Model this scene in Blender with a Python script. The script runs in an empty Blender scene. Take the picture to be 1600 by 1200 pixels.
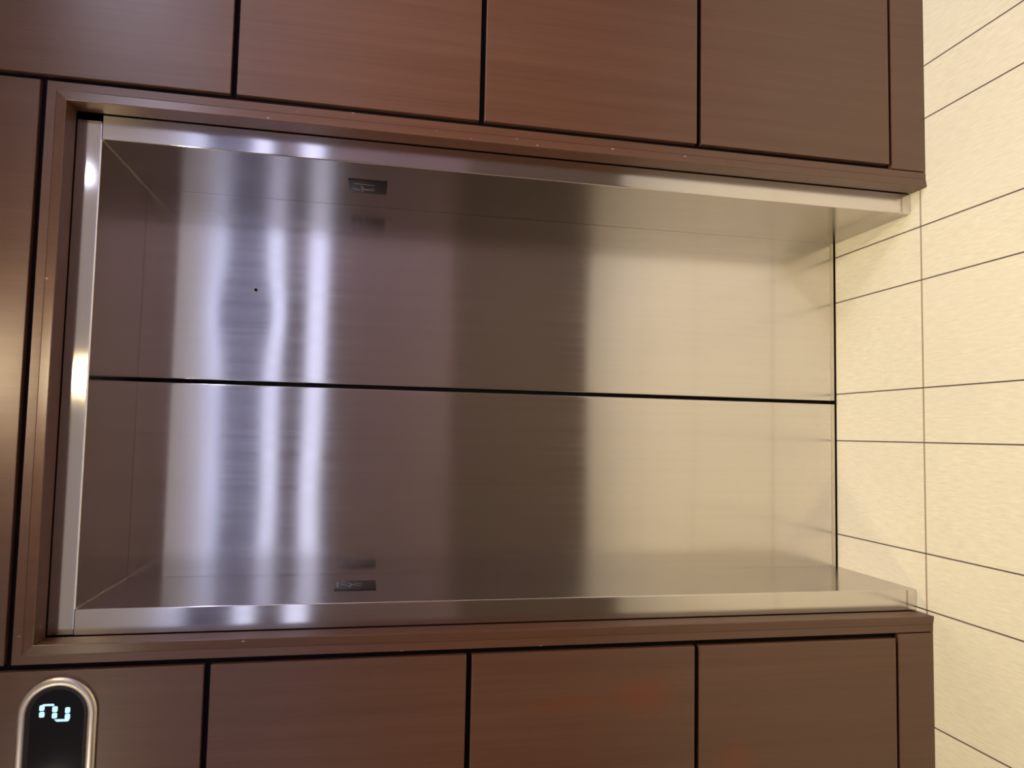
import bpy, bmesh, math
from mathutils import Vector, Matrix

S = bpy.context.scene
COL = S.collection

# ------------------------------------------------------------------ camera
R0 = (0.02196092, -0.17808694, -0.98376967)     # picture right
R1 = (0.99811131, -0.05256247, 0.03179619)      # picture up
R2 = (-0.05737185, -0.98260991, 0.17659627)     # backwards
cam_data = bpy.data.cameras.new('camera')
cam = bpy.data.objects.new('camera', cam_data)
COL.objects.link(cam)
m = Matrix((R0, R1, R2)).transposed().to_4x4()
m.translation = Vector((-0.12108686, -1.5891448, 1.48860723))
cam.matrix_world = m
cam_data.sensor_fit = 'HORIZONTAL'
cam_data.sensor_width = 36.0
cam_data.lens = 1024.34 / 1600 * 36
cam_data.shift_x = 34.64 / 1600
cam_data.shift_y = 17.14 / 1600
cam_data.clip_start = 0.02
S.camera = cam

# ------------------------------------------------------------------ world, exposure
w = bpy.data.worlds.new('world')
w.use_nodes = True
w.node_tree.nodes['Background'].inputs[0].default_value = (0.9, 0.85, 0.9, 1)
w.node_tree.nodes['Background'].inputs[1].default_value = 0.02
S.world = w
S.view_settings.view_transform = 'Standard'
S.view_settings.look = 'None'
S.view_settings.exposure = 1.1
S.view_settings.gamma = 1.0
S.view_settings.use_curve_mapping = False
S.cycles.use_denoising = True
S.cycles.max_bounces = 14
S.cycles.glossy_bounces = 10
S.cycles.sample_clamp_indirect = 6.0
S.cycles.caustics_reflective = True
S.cycles.blur_glossy = 0.3

# lamp settings (the fittings themselves are built further down)
WARM = ((1.0, 0.79, 0.42), 22.0)
NEAR = ((1.0, 0.80, 0.50), 17.0)
COOL = ((0.78, 0.80, 1.0), 12.0)
PANEL = ((0.84, 0.79, 1.0), 7.0)
NEUT = ((1.0, 0.84, 0.62), 22.0)
TUBE = ((0.70, 0.74, 1.0), 0.62)

BEAM_WARM = ((1.0, 0.82, 0.48), 28.0)
BEAM_RIGHT = ((1.0, 0.88, 0.68), 24.0)
CEILING_FILL = ((0.66, 0.72, 1.0), 3.6)  # added ceiling fill, no fitting of its own

# ------------------------------------------------------------------ measures (metres)
D = 0.311        # depth from steel face back to the door leaves
H = 2.110        # clear height
W = 0.525        # half clear width
A = 0.0606       # width of steel face
AO = 0.0576      # wood opening beyond clear width
E = 0.0521       # wood face in front of the steel face
CEIL = 2.44
BACK = -2.20
SIDE = 2.40
XG = 0.6305      # groove either side of the surround
ZT = 2.2124      # groove above the surround
ZG = [0.1092, 0.676, 1.2467, 1.8215, 2.3980]
GW = 0.0068      # half groove

# ------------------------------------------------------------------ helpers
def tag(o, label=None, cat=None, group=None, kind=None):
    if label: o['label'] = label
    if cat: o['category'] = cat
    if group: o['group'] = group
    if kind: o['kind'] = kind
    return o

def link(name, bm, mat, parent=None, smooth=False, sharp=None):
    me = bpy.data.meshes.new(name)
    bmesh.ops.recalc_face_normals(bm, faces=bm.faces[:])
    bm.to_mesh(me); bm.free()
    for f in me.polygons: f.use_smooth = smooth
    if smooth and sharp: me.set_sharp_from_angle(angle=math.radians(sharp))
    me.materials.append(mat)
    o = bpy.data.objects.new(name, me)
    COL.objects.link(o)
    if parent:
        o.parent = parent
        o.matrix_parent_inverse = parent.matrix_world.inverted()
    return o

def empty(name, loc):
    o = bpy.data.objects.new(name, None)
    o.empty_display_size = 0.05
    o.location = loc
    o.matrix_world = Matrix.Translation(loc)
    COL.objects.link(o)
    return o

def box(bm, x0, x1, y0, y1, z0, z1, bev=0.0, seg=2, only=None):
    r = bmesh.ops.create_cube(bm, size=1.0)
    vs = r['verts']
    for v in vs:
        v.co = Vector((x0 if v.co.x < 0 else x1, y0 if v.co.y < 0 else y1, z0 if v.co.z < 0 else z1))
    if bev > 0:
        es = {e for v in vs for e in v.link_edges}
        if only: es = {e for e in es if only(e.verts[0].co, e.verts[1].co)}
        bmesh.ops.bevel(bm, geom=list(es), offset=bev, segments=seg, profile=0.5, affect='EDGES')
    return bm

def boxo(name, x0, x1, y0, y1, z0, z1, mat, parent=None, bev=0.0, seg=2, only=None):
    bm = bmesh.new(); box(bm, x0, x1, y0, y1, z0, z1, bev, seg, only)
    return link(name, bm, mat, parent)

def prism(bm, pts, y0, y1):
    """polygon pts (x,z) between planes y0 (front) and y1"""
    f = [bm.verts.new((x, y0, z)) for x, z in pts]
    b = [bm.verts.new((x, y1, z)) for x, z in pts]
    bm.faces.new(f); bm.faces.new(b[::-1])
    n = len(pts)
    for i in range(n):
        bm.faces.new((f[i], b[i], b[(i + 1) % n], f[(i + 1) % n]))

def capsule(x0, x1, zc, r, n=28):
    """stadium outline, round ends at x0 and x1 (x0<x1 are the extreme points)"""
    pts = []
    for i in range(n + 1):
        a = -math.pi / 2 + math.pi * i / n
        pts.append((x1 - r + r * math.cos(a), zc + r * math.sin(a)))
    for i in range(n + 1):
        a = math.pi / 2 + math.pi * i / n
        pts.append((x0 + r + r * math.cos(a), zc + r * math.sin(a)))
    return pts

# ------------------------------------------------------------------ materials
class NT:
    def __init__(s, name):
        s.m = bpy.data.materials.new(name); s.m.use_nodes = True
        s.t = s.m.node_tree; s.b = s.t.nodes['Principled BSDF']
    def n(s, typ, **k):
        x = s.t.nodes.new(typ)
        for a, v in k.items(): setattr(x, a, v)
        return x
    def l(s, a, b): s.t.links.new(a, b)
    def math(s, op, a, b=None, c=None):
        x = s.n('ShaderNodeMath', operation=op)
        for i, v in enumerate((a, b, c)):
            if v is None: continue
            if isinstance(v, (int, float)): x.inputs[i].default_value = v
            else: s.l(v, x.inputs[i])
        return x.outputs[0]
    def pos(s, scale=(1, 1, 1)):
        g = s.n('ShaderNodeNewGeometry'); mp = s.n('ShaderNodeMapping')
        mp.inputs['Scale'].default_value = scale
        s.l(g.outputs['Position'], mp.inputs[0]); return mp.outputs[0]
    def noise(s, vec, scale=1.0, detail=3.0, rough=0.5):
        x = s.n('ShaderNodeTexNoise')
        x.inputs['Scale'].default_value = scale; x.inputs['Detail'].default_value = detail
        x.inputs['Roughness'].default_value = rough
        s.l(vec, x.inputs['Vector']); return x.outputs['Fac']
    def mix(s, fac, a, b):
        x = s.n('ShaderNodeMix', data_type='RGBA')
        if isinstance(fac, (int, float)): x.inputs[0].default_value = fac
        else: s.l(fac, x.inputs[0])
        for i, v in ((6, a), (7, b)):
            if isinstance(v, tuple): x.inputs[i].default_value = (*v, 1)
            else: s.l(v, x.inputs[i])
        return x.outputs[2]
    def ramp(s, v, lo, hi, a=0.0, b=1.0):
        x = s.n('ShaderNodeMapRange'); s.l(v, x.inputs[0])
        for i, q in enumerate((lo, hi, a, b)): x.inputs[i + 1].default_value = q
        return x.outputs[0]
    def bump(s, h, strength, dist=0.001):
        x = s.n('ShaderNodeBump'); x.inputs['Strength'].default_value = strength
        x.inputs['Distance'].default_value = dist
        s.l(h, x.inputs['Height']); s.l(x.outputs[0], s.b.inputs['Normal'])

def plain(name, col, rough=0.5, metal=0.0, spec=0.5, coat=0.0):
    t = NT(name)
    t.b.inputs['Base Color'].default_value = (*col, 1)
    t.b.inputs['Roughness'].default_value = rough
    t.b.inputs['Metallic'].default_value = metal
    t.b.inputs['Specular IOR Level'].default_value = spec
    t.b.inputs['Coat Weight'].default_value = coat
    return t.m

def emis(name, col, strength):
    t = NT(name)
    t.b.inputs['Base Color'].default_value = (*col, 1)
    t.b.inputs['Emission Color'].default_value = (*col, 1)
    t.b.inputs['Emission Strength'].default_value = strength
    return t.m

def steel(name, along, col=(0.745, 0.715, 0.705), rough=0.17, aniso=0.55, bump=0.014):
    """brushed stainless steel; along = direction of the brushing"""
    t = NT(name)
    sc = [900, 900, 900]; sc[along] = 7
    sc2 = [60, 60, 60]; sc2[along] = 1.2
    n1 = t.noise(t.pos(tuple(sc)), 1.0, 2.0)
    n2 = t.noise(t.pos(tuple(sc2)), 1.0, 3.0)
    n3 = t.noise(t.pos((1.8, 1.8, 1.8)), 1.0, 2.0)
    f = t.math('ADD', t.math('MULTIPLY', n1, 0.5), t.math('MULTIPLY', n2, 0.5))
    lo = tuple(c * 0.94 for c in col)
    t.l(t.mix(t.ramp(f, 0.35, 0.65), lo, col), t.b.inputs['Base Color'])
    r = t.math('ADD', t.ramp(f, 0.3, 0.7, rough * 0.85, rough * 1.15), t.ramp(n3, 0.3, 0.7, -0.02, 0.02))
    t.l(r, t.b.inputs['Roughness'])
    t.b.inputs['Metallic'].default_value = 1.0
    t.b.inputs['Anisotropic'].default_value = aniso
    t.b.inputs['Anisotropic Rotation'].default_value = 0.25
    c = t.n('ShaderNodeCombineXYZ')
    c.inputs[along].default_value = 1.0
    if along == 1: c.inputs[1].default_value = 1.0
    t.l(c.outputs[0], t.b.inputs['Tangent'])
    t.bump(n1, bump, 0.0004)
    return t.m

M_LEAF = steel('brushed_steel_door', 2, rough=0.145, aniso=0.84)
M_JAMB = steel('brushed_steel_jamb', 2, rough=0.14, aniso=0.8)
M_RETURN_SHADED = steel('brushed_steel_jamb_return', 2, col=(0.53, 0.50, 0.485), rough=0.17, aniso=0.8)
M_HEAD = steel('brushed_steel_header', 0, rough=0.12, aniso=0.3)
M_BEZEL = plain('satin_nickel', (0.72, 0.66, 0.60), 0.36, 1.0)
M_BLACK = plain('black_recess', (0.004, 0.004, 0.008), 0.7, 0, 0.2)
M_GLASS = plain('black_glass', (0.007, 0.007, 0.011), 0.10, 0, 0.28)
M_LIP = plain('dark_plastic', (0.03, 0.028, 0.03), 0.3)
M_SIGN = plain('black_sign_plastic', (0.020, 0.016, 0.019), 0.42, 0.0, 0.35)
M_MARK = plain('worn_grey_mark', (0.30, 0.26, 0.26), 0.4, 0.3)
M_DIGIT = emis('display_blue_white', (0.46, 0.74, 1.0), 0.46)
M_STRIP = plain('worn_pale_edge_strip', (0.72, 0.66, 0.55), 0.3, 0.7)  # worn foot strips, also the painted corner highlight
M_CEIL = plain('ceiling_paint', (0.84, 0.86, 0.95), 0.7)
M_SIDE = plain('side_wall_paint', (0.52, 0.44, 0.40), 0.6)

def wood(name, along=2, blotches=(), gloss=0.42, chips=False):
    t = NT(name)
    sc = [340, 340, 340]; sc[along] = 3.5
    sb = [34, 34, 34]; sb[along] = 0.8
    n1 = t.noise(t.pos(tuple(sc)), 1.0, 3.0, 0.6)
    n2 = t.noise(t.pos(tuple(sb)), 1.0, 3.0, 0.55)
    n3 = t.noise(t.pos((2.3, 2.3, 1.3)), 1.0, 2.0)
    f = t.math('ADD', t.math('MULTIPLY', n1, 0.45), t.math('MULTIPLY', n2, 0.55))
    c = t.mix(t.ramp(f, 0.36, 0.66), (0.105, 0.042, 0.023), (0.145, 0.062, 0.037))
    c = t.mix(t.ramp(n3, 0.35, 0.65, 0.0, 0.35), c, (0.140, 0.076, 0.048))
    for (sx, sz, rx, rz, k) in blotches:  # soft orange-red blotches mixed into the wood colour
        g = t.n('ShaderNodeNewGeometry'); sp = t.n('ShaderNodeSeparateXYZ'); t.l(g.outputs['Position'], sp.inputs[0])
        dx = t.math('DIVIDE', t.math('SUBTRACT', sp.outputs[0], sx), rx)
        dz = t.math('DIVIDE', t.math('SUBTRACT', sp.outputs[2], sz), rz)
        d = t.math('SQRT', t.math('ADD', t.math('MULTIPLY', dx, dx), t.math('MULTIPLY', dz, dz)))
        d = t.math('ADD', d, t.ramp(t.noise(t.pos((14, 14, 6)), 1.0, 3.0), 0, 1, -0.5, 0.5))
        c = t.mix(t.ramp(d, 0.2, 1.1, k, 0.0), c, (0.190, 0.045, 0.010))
    if chips:                                        # small knocks in the varnish along the surround
        v = t.n('ShaderNodeTexVoronoi', feature='F1'); v.inputs['Scale'].default_value = 1.0
        t.l(t.pos((85, 85, 42)), v.inputs['Vector'])
        cs = t.n('ShaderNodeSeparateColor'); t.l(v.outputs['Color'], cs.inputs[0])
        hit = t.math('MULTIPLY', t.ramp(v.outputs['Distance'], 0.10, 0.22, 1.0, 0.0), t.math('GREATER_THAN', cs.outputs[0], 0.965))
        c = t.mix(hit, c, (0.50, 0.36, 0.27))
    t.l(c, t.b.inputs['Base Color'])
    t.b.inputs['Roughness'].default_value = gloss
    t.b.inputs['Specular IOR Level'].default_value = 0.8
    t.b.inputs['Anisotropic'].default_value = 0.6
    t.b.inputs['Anisotropic Rotation'].default_value = 0.25
    cc = t.n('ShaderNodeCombineXYZ'); cc.inputs[along].default_value = 1.0
    t.l(cc.outputs[0], t.b.inputs['Tangent'])
    t.bump(n1, 0.12, 0.0006)
    return t.m

M_WOOD = wood('brown_wood_panel', 2, blotches=((-0.748, 0.818, 0.05, 0.09, 0.6), (-0.91, 0.572, 0.05, 0.07, 0.6), (-0.76, 1.0, 0.02, 0.16, 0.35)))
M_FRAME = wood('brown_wood_surround', 2, gloss=0.36, chips=True)
M_RAIL = wood('brown_wood_rail', 2)
def far_mat():
    t = NT('far_wall_taupe_under_grey_frieze')
    g = t.n('ShaderNodeNewGeometry'); sp = t.n('ShaderNodeSeparateXYZ'); t.l(g.outputs['Position'], sp.inputs[0])
    lower = t.mix(t.ramp(sp.outputs[2], 0.96, 0.97), (0.160, 0.120, 0.103), (0.31, 0.235, 0.245))  # lighter upper part: light from the bars painted into the wall colour
    t.l(t.mix(t.ramp(sp.outputs[2], 2.19, 2.20), lower, (0.135, 0.122, 0.142)), t.b.inputs['Base Color'])
    t.b.inputs['Roughness'].default_value = 0.5
    return t.m
M_FAR = far_mat()

def floor_mat():
    t = NT('cream_stone_tile')
    g = t.n('ShaderNodeNewGeometry'); sp = t.n('ShaderNodeSeparateXYZ'); t.l(g.outputs['Position'], sp.inputs[0])
    X, Y = sp.outputs[0], sp.outputs[1]
    def lines(v, off, period, hw):
        q = t.math('MODULO', t.math('ADD', t.math('SUBTRACT', v, off), period * 40 + period / 2), period)
        a = t.math('ABSOLUTE', t.math('SUBTRACT', q, period / 2))
        return t.ramp(a, hw * 0.65, hw * 1.35, 1.0, 0.0)
    P = 0.4503
    la = lines(X, 0.0282, P, 0.0019)
    lb = lines(X, 0.0282 - 0.1505, P, 0.0019)
    lx = t.math('MAXIMUM', la, lb)
    ly = lines(Y, -0.033, 0.6, 0.0029)
    streak = t.noise(t.pos((190, 26, 1)), 1.0, 4.0, 0.65)
    fine = t.noise(t.pos((520, 110, 1)), 1.0, 2.0)
    soft = t.noise(t.pos((5, 2.2, 1)), 1.0, 3.0)
    c = t.mix(t.ramp(streak, 0.3, 0.7), (0.70, 0.66, 0.50), (0.82, 0.79, 0.62))
    c = t.mix(t.ramp(soft, 0.3, 0.7, 0, 0.35), c, (0.75, 0.70, 0.58))
    vor = t.n('ShaderNodeTexVoronoi', feature='F1'); vor.inputs['Scale'].default_value = 1.0
    t.l(t.pos((9, 9, 1)), vor.inputs['Vector'])
    c = t.mix(t.ramp(vor.outputs['Distance'], 0.012, 0.03, 0.75, 0.0), c, (0.22, 0.15, 0.09))
    c = t.mix(ly, c, (0.38, 0.29, 0.20))
    c = t.mix(lx, c, (0.10, 0.072, 0.060))
    t.l(c, t.b.inputs['Base Color'])
    t.b.inputs['Roughness'].default_value = 0.42
    t.b.inputs['Specular IOR Level'].default_value = 0.35
    h = t.math('ADD', t.math('MULTIPLY', streak, 0.7), t.math('MULTIPLY', fine, 0.3))
    h = t.math('SUBTRACT', h, lx)
    t.bump(h, 0.45, 0.0012)
    return t.m
M_FLOOR = floor_mat()

# ------------------------------------------------------------------ room shell
boxo('floor', -SIDE - 0.1, SIDE + 0.1, BACK - 0.1, D + 0.10, -0.08, 0.0, M_FLOOR)['kind'] = 'structure'
boxo('ceiling', -SIDE - 0.1, SIDE + 0.1, BACK - 0.1, 0.0, CEIL, CEIL + 0.08, M_CEIL)['kind'] = 'structure'
boxo('wall_left', -SIDE - 0.1, -SIDE, BACK, -E, 0, CEIL, M_SIDE)['kind'] = 'structure'
boxo('wall_right', SIDE, SIDE + 0.1, BACK, -E, 0, CEIL, M_SIDE)['kind'] = 'structure'
boxo('wall_back', -SIDE - 0.1, SIDE + 0.1, BACK - 0.1, BACK, 0, CEIL, M_FAR)['kind'] = 'structure'
bm = bmesh.new()
YB = -E + 0.017
box(bm, -SIDE - 0.1, -W - A - 0.012, YB, 0.40, 0, CEIL)
box(bm, W + A + 0.012, SIDE + 0.1, YB, 0.40, 0, CEIL)
box(bm, -W - A - 0.012, W + A + 0.012, YB, 0.40, H + 0.072, CEIL)
box(bm, -W - A - 0.012, W + A + 0.012, D + 0.06, 0.40, 0, H + 0.072)
tag(link('wall_front', bm, M_BLACK), kind='structure')

# wood cladding: panels set apart by dark shadow gaps
def panel(x0, x1, z0, z1, label):
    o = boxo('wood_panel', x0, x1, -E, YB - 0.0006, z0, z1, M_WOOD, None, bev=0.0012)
    tag(o, label, 'wall panel', 'brown wood wall panels')
    return o
rows = [(ZG[0] + GW * .7, ZG[1] - GW), (ZG[1] + GW, ZG[2] - GW), (ZG[2] + GW, ZG[3] - GW), (ZG[3] + GW, ZG[4])]
rl = ['brown wood wall panel right of the lift, lowest one just above the floor rail',
      'brown wood wall panel right of the lift, second one up from the floor',
      'brown wood wall panel right of the lift, third up from the floor',
      'brown wood wall panel right of the lift with mauve sheen, topmost']
ll = ['brown wood wall panel left of the lift, lowest one, faint red stain',
      'wood wall panel left of the lift, second up, with an orange-red stain',
      'plain dark brown wood wall panel directly below the one with the floor display',
      'brown wood wall panel left of the lift that carries the lit floor display']
for (z0, z1), a, b in zip(rows, rl, ll):
    panel(XG + GW, SIDE, z0, z1, a)
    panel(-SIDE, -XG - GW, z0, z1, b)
panel(-XG + GW, XG - GW, ZT + GW, ZG[4], 'glossy brown wood wall panel above the lift door head, with a warm light patch')

# skirting rails in the same wood
for nm, x0, x1 in (('baseboard_right', XG - 0.004, SIDE), ('baseboard_left', -SIDE, -XG + 0.004)):
    boxo(nm, x0, x1, -E, YB, 0, ZG[0] - GW * .7, M_RAIL, None, bev=0.0012)['kind'] = 'structure'

# wood surround: a mitred profile swept up, across and down
def surround():
    bm = bmesh.new()
    # s = distance outwards from the clear opening, y
    prof = [(AO + 0.004, 0.0), (AO, -0.004), (AO, -E - 0.0026), (AO + 0.0014, -E - 0.0040), (AO + 0.021, -E - 0.0004), (AO + 0.0216, -E + 0.0008), (AO + 0.0226, -E),
            (XG - GW - W - 0.001, -E), (XG - GW - W, -E + 0.001), (XG - GW - W, YB), (AO + 0.03, YB), (AO + 0.03, 0.0)]
    HT = ZT - GW - (XG - GW - W)          # top clear level so that the top groove lands at ZT
    secs = []
    for (sx, top) in ((1, 0), (1, 1), (-1, 1), (-1, 0)):
        secs.append([bm.verts.new((sx * (W + s), y, (HT + s) if top else 0.0)) for s, y in prof])
    n = len(prof)
    for a, b in zip(secs[:-1], secs[1:]):
        for i in range(n):
            bm.faces.new((a[i], a[(i + 1) % n], b[(i + 1) % n], b[i]))
    bm.faces.new(secs[0]); bm.faces.new(secs[-1][::-1])
    return link('trim_1', bm, M_FRAME)
tag(surround(), kind='structure')

# ------------------------------------------------------------------ lift entrance
door = empty('door_1', (0, D, 0))
tag(door, kind='structure')

def leaf(x0, x1, z0, z1, dents, side):
    """a slightly rippled sheet folded round a flat core"""
    bm = bmesh.new()
    nx, nz = 90, 300
    r = 0.0022
    def off(x, z):
        y = 0.0
        for (cx, cz, sx, sz, a) in dents:
            y += a * math.exp(-((x - cx) / sx) ** 2 - ((z - cz) / sz) ** 2)
        y += 0.00022 * math.sin(2.6 * z + 1.1 * side) * math.cos(3.1 * x + side)
        return y
    grid = []
    xs = [x0 + (x1 - x0) * i / nx for i in range(nx + 1)]
    zs = [z0 + (z1 - z0) * j / nz for j in range(nz + 1)]
    for x in xs:
        grid.append([bm.verts.new((x, D + off(x, z), z)) for z in zs])
    for i in range(nx):
        for j in range(nz):
            bm.faces.new((grid[i][j], grid[i + 1][j], grid[i + 1][j + 1], grid[i][j + 1]))
    # returns on both long edges, rounded
    for k, sgn in ((0, -1), (nx, 1)):
        prev = grid[k]
        for a in (0.33, 0.66, 1.0, None):
            if a is None: dx, dy = r, 0.035
            else:
                dx = r * math.sin(a * math.pi / 2); dy = r * (1 - math.cos(a * math.pi / 2))
            cur = [bm.verts.new((xs[k] + sgn * dx, D + dy + (0 if a is None else off(xs[k], z)), z)) for z in zs]
            for j in range(nz):
                bm.faces.new((prev[j], prev[j + 1], cur[j + 1], cur[j]))
            prev = cur
    return bm
GAP = 0.0014
RD = [(0.197, 1.84, 0.095, 0.075, 0.00072), (0.45, 0.9, 0.18, 0.25, 0.0009), (0.10, 0.95, 0.2, 0.2, -0.0004)]
LD = [(-0.30, 1.72, 0.14, 0.14, -0.0005), (-0.36, 1.25, 0.10, 0.09, 0.0004), (-0.50, 0.80, 0.25, 0.32, -0.0022)]
lr = link('door_leaf', leaf(GAP + 0.0075, 0.60, 0.0195, H + 0.02, RD, 1), M_LEAF, door, smooth=True)
ll_ = link('door_leaf', leaf(-0.60, GAP - 0.0078, 0.0195, H + 0.02, LD, -1), M_LEAF, door, smooth=True)
lr['label'] = 'right steel door leaf with a keyhole'; ll_['label'] = 'left steel door leaf, plain'
for lf, x0, x1 in ((lr, GAP + 0.0062, 0.60), (ll_, -0.60, GAP - 0.0062)):
    boxo('bottom_strip', x0, x1, D - 0.0012, D + 0.03, 0.0065, 0.019, M_STRIP, lf, bev=0.001)['label'] = 'worn pale strip along the foot of the leaf'
boxo('rubber_seal', GAP - 0.014, GAP + 0.014, D + 0.037, D + 0.045, 0.004, H + 0.02, M_BLACK, door)
boxo('sill_groove', -W - 0.03, W + 0.03, D - 0.002, D + 0.055, 0.0002, 0.003, M_BLACK, door)
# keyhole
bm = bmesh.new()
kx, kz = 0.262, 1.817
prism(bm, [(kx + 0.0056 * math.cos(a * math.pi / 12), kz + 0.0056 * math.sin(a * math.pi / 12)) for a in range(24)], D - 0.0032, D + 0.004)
kr = link('keyhole_ring', bm, M_BEZEL, lr)
bm = bmesh.new()
prism(bm, [(kx + 0.0047 * math.cos(a * math.pi / 12), kz + 0.0047 * math.sin(a * math.pi / 12)) for a in range(24)], D - 0.0036, D + 0.002)
link('keyhole', bm, M_BLACK, lr)

# steel jambs and header
JO = W + A
for sgn in (1, -1):
    x0, x1 = sorted((sgn * W, sgn * (JO - 0.003)))
    jb = boxo('jamb', x0, x1, 0.0, D - 0.0008, 0.001, H, M_JAMB, door, bev=0.0030, seg=3, only=lambda a, b: a.y < 0.01 and b.y < 0.01 and abs(a.z - b.z) > 1)
    jb.data.materials.append(M_RETURN_SHADED)          # inner face of the folded jamb: its shade put in as darker steel
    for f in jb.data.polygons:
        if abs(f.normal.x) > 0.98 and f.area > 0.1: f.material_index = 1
boxo('header', -W - 0.054, W + 0.041, 0.0005, D - 0.0008, H + 0.0008, H + 0.0555, M_HEAD, door, bev=0.0030, seg=3, only=lambda a, b: a.y < 0.01 and b.y < 0.01 and abs(a.x - b.x) > 0.5)

for sgn in (1, -1):                               # pale strip paints the highlight on the seam of jamb and header
    x0, x1 = sorted((sgn * (W + 0.0006), sgn * (W - 0.0016)))
    boxo('corner_seam', x0, x1, 0.004, D - 0.002, H - 0.0014, H + 0.0007, M_STRIP, door)['label'] = 'pale seam in the upper corner'

# ------------------------------------------------------------------ small signs on the jamb reveals
def sign(sgn, y0, y1, z0, z1, label, polys):
    x = sgn * W
    bm = bmesh.new()
    xa, xb = sorted((x, x - sgn * 0.0022))
    box(bm, xa, xb, y0, y1, z0, z1, 0.0008, 2)
    o = link('warning_sign', bm, M_SIGN, None, True, 50)
    tag(o, label, 'sign', 'small black signs on the lift jambs')
    bm = bmesh.new()
    xf = x - sgn * 0.0029
    for pl in polys:
        for (a, b, wd) in zip(pl[:-1], pl[1:], [0.0048] * 9):
            A2, B2 = Vector(a), Vector(b)
            d = (B2 - A2).normalized(); nrm = Vector((-d.y, d.x)) * wd / 2
            q = [A2 + nrm, B2 + nrm * 0.55, B2 - nrm * 0.55, A2 - nrm]
            f = [bm.verts.new((xf, p.x, p.y)) for p in q]
            k = [bm.verts.new((x - sgn * 0.0018, p.x, p.y)) for p in q]
            bm.faces.new(f); bm.faces.new(k[::-1])
            for i in range(4): bm.faces.new((f[i], k[i], k[(i + 1) % 4], f[(i + 1) % 4]))
    link('symbol', bm, M_MARK, o)
    return o
sign(1, 0.108, 0.200, 1.467, 1.567, 'small black sign with a grey figure on the inner face of the right steel jamb',
     [[(0.131, 1.554), (0.136, 1.5004)], [(0.147, 1.5337), (0.170, 1.5281), (0.190, 1.5335)], [(0.171, 1.5357), (0.160, 1.5003)],
      [(0.172, 1.532), (0.1743, 1.4993)], [(0.1667, 1.5566), (0.1711, 1.5357)], [(0.175, 1.553), (0.178, 1.538)]])
sign(-1, 0.122, 0.221, 1.463, 1.567, 'small black sign with a grey figure on the inner face of the left steel jamb',
     [[(0.1777, 1.5521), (0.1568, 1.5311), (0.1441, 1.5283)], [(0.1928, 1.5348), (0.1754, 1.5252), (0.150, 1.529)],
      [(0.1754, 1.5252), (0.1542, 1.4996)], [(0.195, 1.518), (0.1814, 1.5015)], [(0.2141, 1.5521), (0.2008, 1.5433)], [(0.2039, 1.5623), (0.145, 1.560)]])

# ------------------------------------------------------------------ floor display beside the lift
ZC = 2.1108
disp = empty('floor_display', (-0.8245, -E, ZC))
tag(disp, 'round-ended black floor display with metal rim showing a blue-white 2', 'display')
X1, X0 = -0.6490, -1.000
def ring(name, outer, inner, mat, parent):
    """outer, inner: lists of (outline, y) from the wall outwards, then back in"""
    bm = bmesh.new()
    loops = [[bm.verts.new((x, y, z)) for x, z in pts] for pts, y in outer + inner]
    n = len(loops[0])
    for a, b in zip(loops[:-1], loops[1:]):
        for i in range(n):
            bm.faces.new((a[i], a[(i + 1) % n], b[(i + 1) % n], b[i]))
    return link(name, bm, mat, parent, True, 40)
def cp(d, y): return (capsule(X0 + d, X1 - d, ZC, 0.0760 - d), y)
ring('bezel', [cp(0, -E), cp(0, -E - 0.004), cp(0.0008, -E - 0.0055)],
     [cp(0.0050, -E - 0.0090), cp(0.0062, -E - 0.0094), cp(0.0148, -E - 0.0094), cp(0.0165, -E - 0.0080), cp(0.0168, -E - 0.001)], M_BEZEL, disp)
ring('inner_lip', [cp(0.0166, -E - 0.0075), cp(0.0172, -E - 0.0078)], [cp(0.0245, -E - 0.0052), cp(0.0252, -E - 0.0045)], M_LIP, disp)
bm = bmesh.new()
prism(bm, capsule(X0 + 0.0168, X1 - 0.0168, ZC, 0.0760 - 0.0168), -E - 0.0048, -E - 0.0004)
screen = link('screen', bm, M_GLASS, disp)
# seven-segment figure 2, each bar of two cells or one long cell
def seg(pts):
    bm = bmesh.new(); prism(bm, pts, -E - 0.0056, -E - 0.0047)
    link('digit_segment', bm, M_DIGIT, screen)
def cell(x0, x1, z0, z1, c=0.0017):
    return [(x0 + c, z0), (x1 - c, z0), (x1, z0 + c), (x1, z1 - c), (x1 - c, z1), (x0 + c, z1), (x0, z1 - c), (x0, z0 + c)]
seg(cell(-0.7160, -0.7045, 2.1352, 2.1450)); seg(cell(-0.7292, -0.7180, 2.1346, 2.1448))      # top bar
seg(cell(-0.7195, -0.7080, 2.1104, 2.1206)); seg(cell(-0.7322, -0.7212, 2.1106, 2.1206))      # middle bar
seg(cell(-0.7230, -0.7110, 2.0866, 2.0962)); seg(cell(-0.7362, -0.7244, 2.0860, 2.0960))      # bottom bar
seg([(-0.7026, 2.1385), (-0.7026, 2.1190), (-0.7060, 2.1165), (-0.7070, 2.1185), (-0.7066, 2.1380), (-0.7045, 2.1400)])   # upper right
seg([(-0.7345, 2.1160), (-0.7392, 2.1110), (-0.7396, 2.0905), (-0.7376, 2.0870), (-0.7350, 2.0920), (-0.7342, 2.1080)])   # lower left

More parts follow.
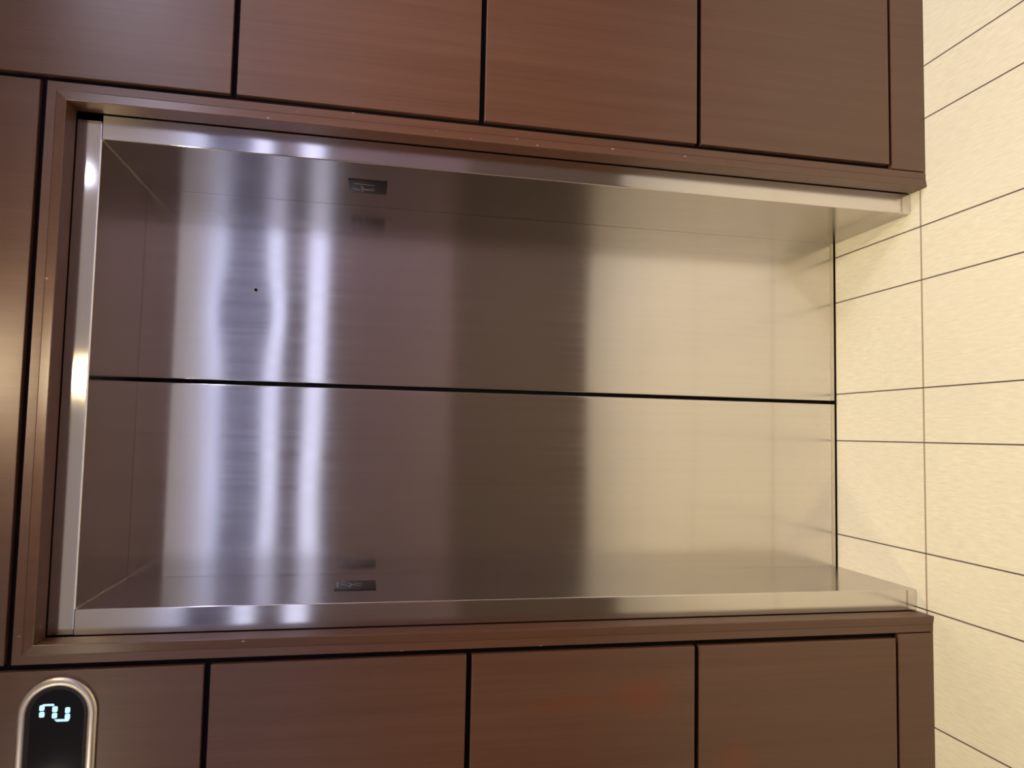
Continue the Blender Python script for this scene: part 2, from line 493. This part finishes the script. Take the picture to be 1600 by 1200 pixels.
# ------------------------------------------------------------------ lights of the lobby
def downlight(x, y, setting, name, label, beam=None, r=0.085):
    e = empty('ceiling_light', (x, y, CEIL))
    tag(e, label, 'ceiling light', 'round downlights in the lobby ceiling')
    bm = bmesh.new()
    n = 40
    loops = []
    for rr, z in ((r + 0.014, CEIL), (r + 0.013, CEIL - 0.004), (r, CEIL - 0.005), (r - 0.001, CEIL)):
        loops.append([bm.verts.new((x + rr * math.cos(2 * math.pi * i / n), y + rr * math.sin(2 * math.pi * i / n), z)) for i in range(n)])
    for a, b in zip(loops[:-1], loops[1:]):
        for i in range(n): bm.faces.new((a[i], a[(i + 1) % n], b[(i + 1) % n], b[i]))
    link('rim', bm, plain('white_rim', (0.8, 0.8, 0.78), 0.4), e, True, 40)
    bm = bmesh.new()
    bmesh.ops.create_cone(bm, cap_ends=True, segments=n, radius1=r - 0.002, radius2=r - 0.002, depth=0.002, matrix=Matrix.Translation((x, y, CEIL - 0.0015)))
    link('lamp_disc', bm, emis('lamp_' + name, *setting), e)
    if beam:
        ld = bpy.data.lights.new('beam', 'SPOT')
        ld.color, ld.energy = beam
        ld.spot_size = math.radians(115); ld.spot_blend = 1.0; ld.shadow_soft_size = r * 0.9
        lo = bpy.data.objects.new('beam', ld); COL.objects.link(lo)
        lo.location = (x, y, CEIL - 0.02)
        lo.parent = e; lo.matrix_parent_inverse = e.matrix_world.inverted()
downlight(0.035, -0.80, WARM, 'warm', 'warm round ceiling downlight in front of the lift, farther from the wall', BEAM_WARM, 0.055)
downlight(0.0, -0.40, NEAR, 'warm_near', 'warm round ceiling downlight close above the lift door head')
downlight(0.69, -0.69, COOL, 'cool', 'cool white round ceiling downlight right of the lift', BEAM_RIGHT, 0.032)
downlight(1.25, -0.78, COOL, 'cool_far', 'cool white round ceiling downlight farthest right', BEAM_RIGHT)
downlight(-1.3, -0.8, NEUT, 'neutral', 'neutral round ceiling downlight left of the floor display', BEAM_WARM)

pn = empty('square_light', (1.85, -1.05, CEIL))
tag(pn, 'square flat cool white ceiling panel near the right side wall', 'ceiling light')
boxo('frame', 1.53, 2.17, -1.37, -0.73, CEIL - 0.012, CEIL, plain('panel_frame', (0.75, 0.75, 0.76), 0.4), pn)
boxo('diffuser', 1.55, 2.15, -1.35, -0.75, CEIL - 0.016, CEIL - 0.010, emis('panel_glow', *PANEL), pn)

def bar_light(z0, z1, x0, x1, label):
    e = empty('wall_light', ((x0 + x1) / 2, BACK, (z0 + z1) / 2))
    tag(e, label, 'wall light', 'long lit bars on the far lobby wall')
    boxo('housing', x0 - 0.01, x1 + 0.01, BACK, BACK + 0.085, z0 - 0.006, z1 + 0.006, plain('grey_housing', (0.3, 0.3, 0.34), 0.4), e)
    boxo('diffuser', x0, x1, BACK + 0.085, BACK + 0.10, z0, z1, emis('bar_glow', *TUBE), e)
    return e
top_bar = bar_light(2.075, 2.165, -2.0, 2.1, 'upper long cool-white light bar on the far lobby wall')
bar_light(1.80, 1.91, -2.0, 2.1, 'lower long cool-white light bar on the far lobby wall')

ud = bpy.data.lights.new('uplight', 'AREA')  # unseen area lamp added above the top bar to brighten the ceiling
ud.shape = 'RECTANGLE'; ud.size = 3.2; ud.size_y = 0.03
ud.color, ud.energy = CEILING_FILL
uo = bpy.data.objects.new('uplight', ud); COL.objects.link(uo)
uo.matrix_world = Matrix.Translation((0.5, BACK + 0.105, 2.178)) @ Matrix.Rotation(math.radians(180 - 6), 4, 'X')
uo.parent = top_bar; uo.matrix_parent_inverse = top_bar.matrix_world.inverted()
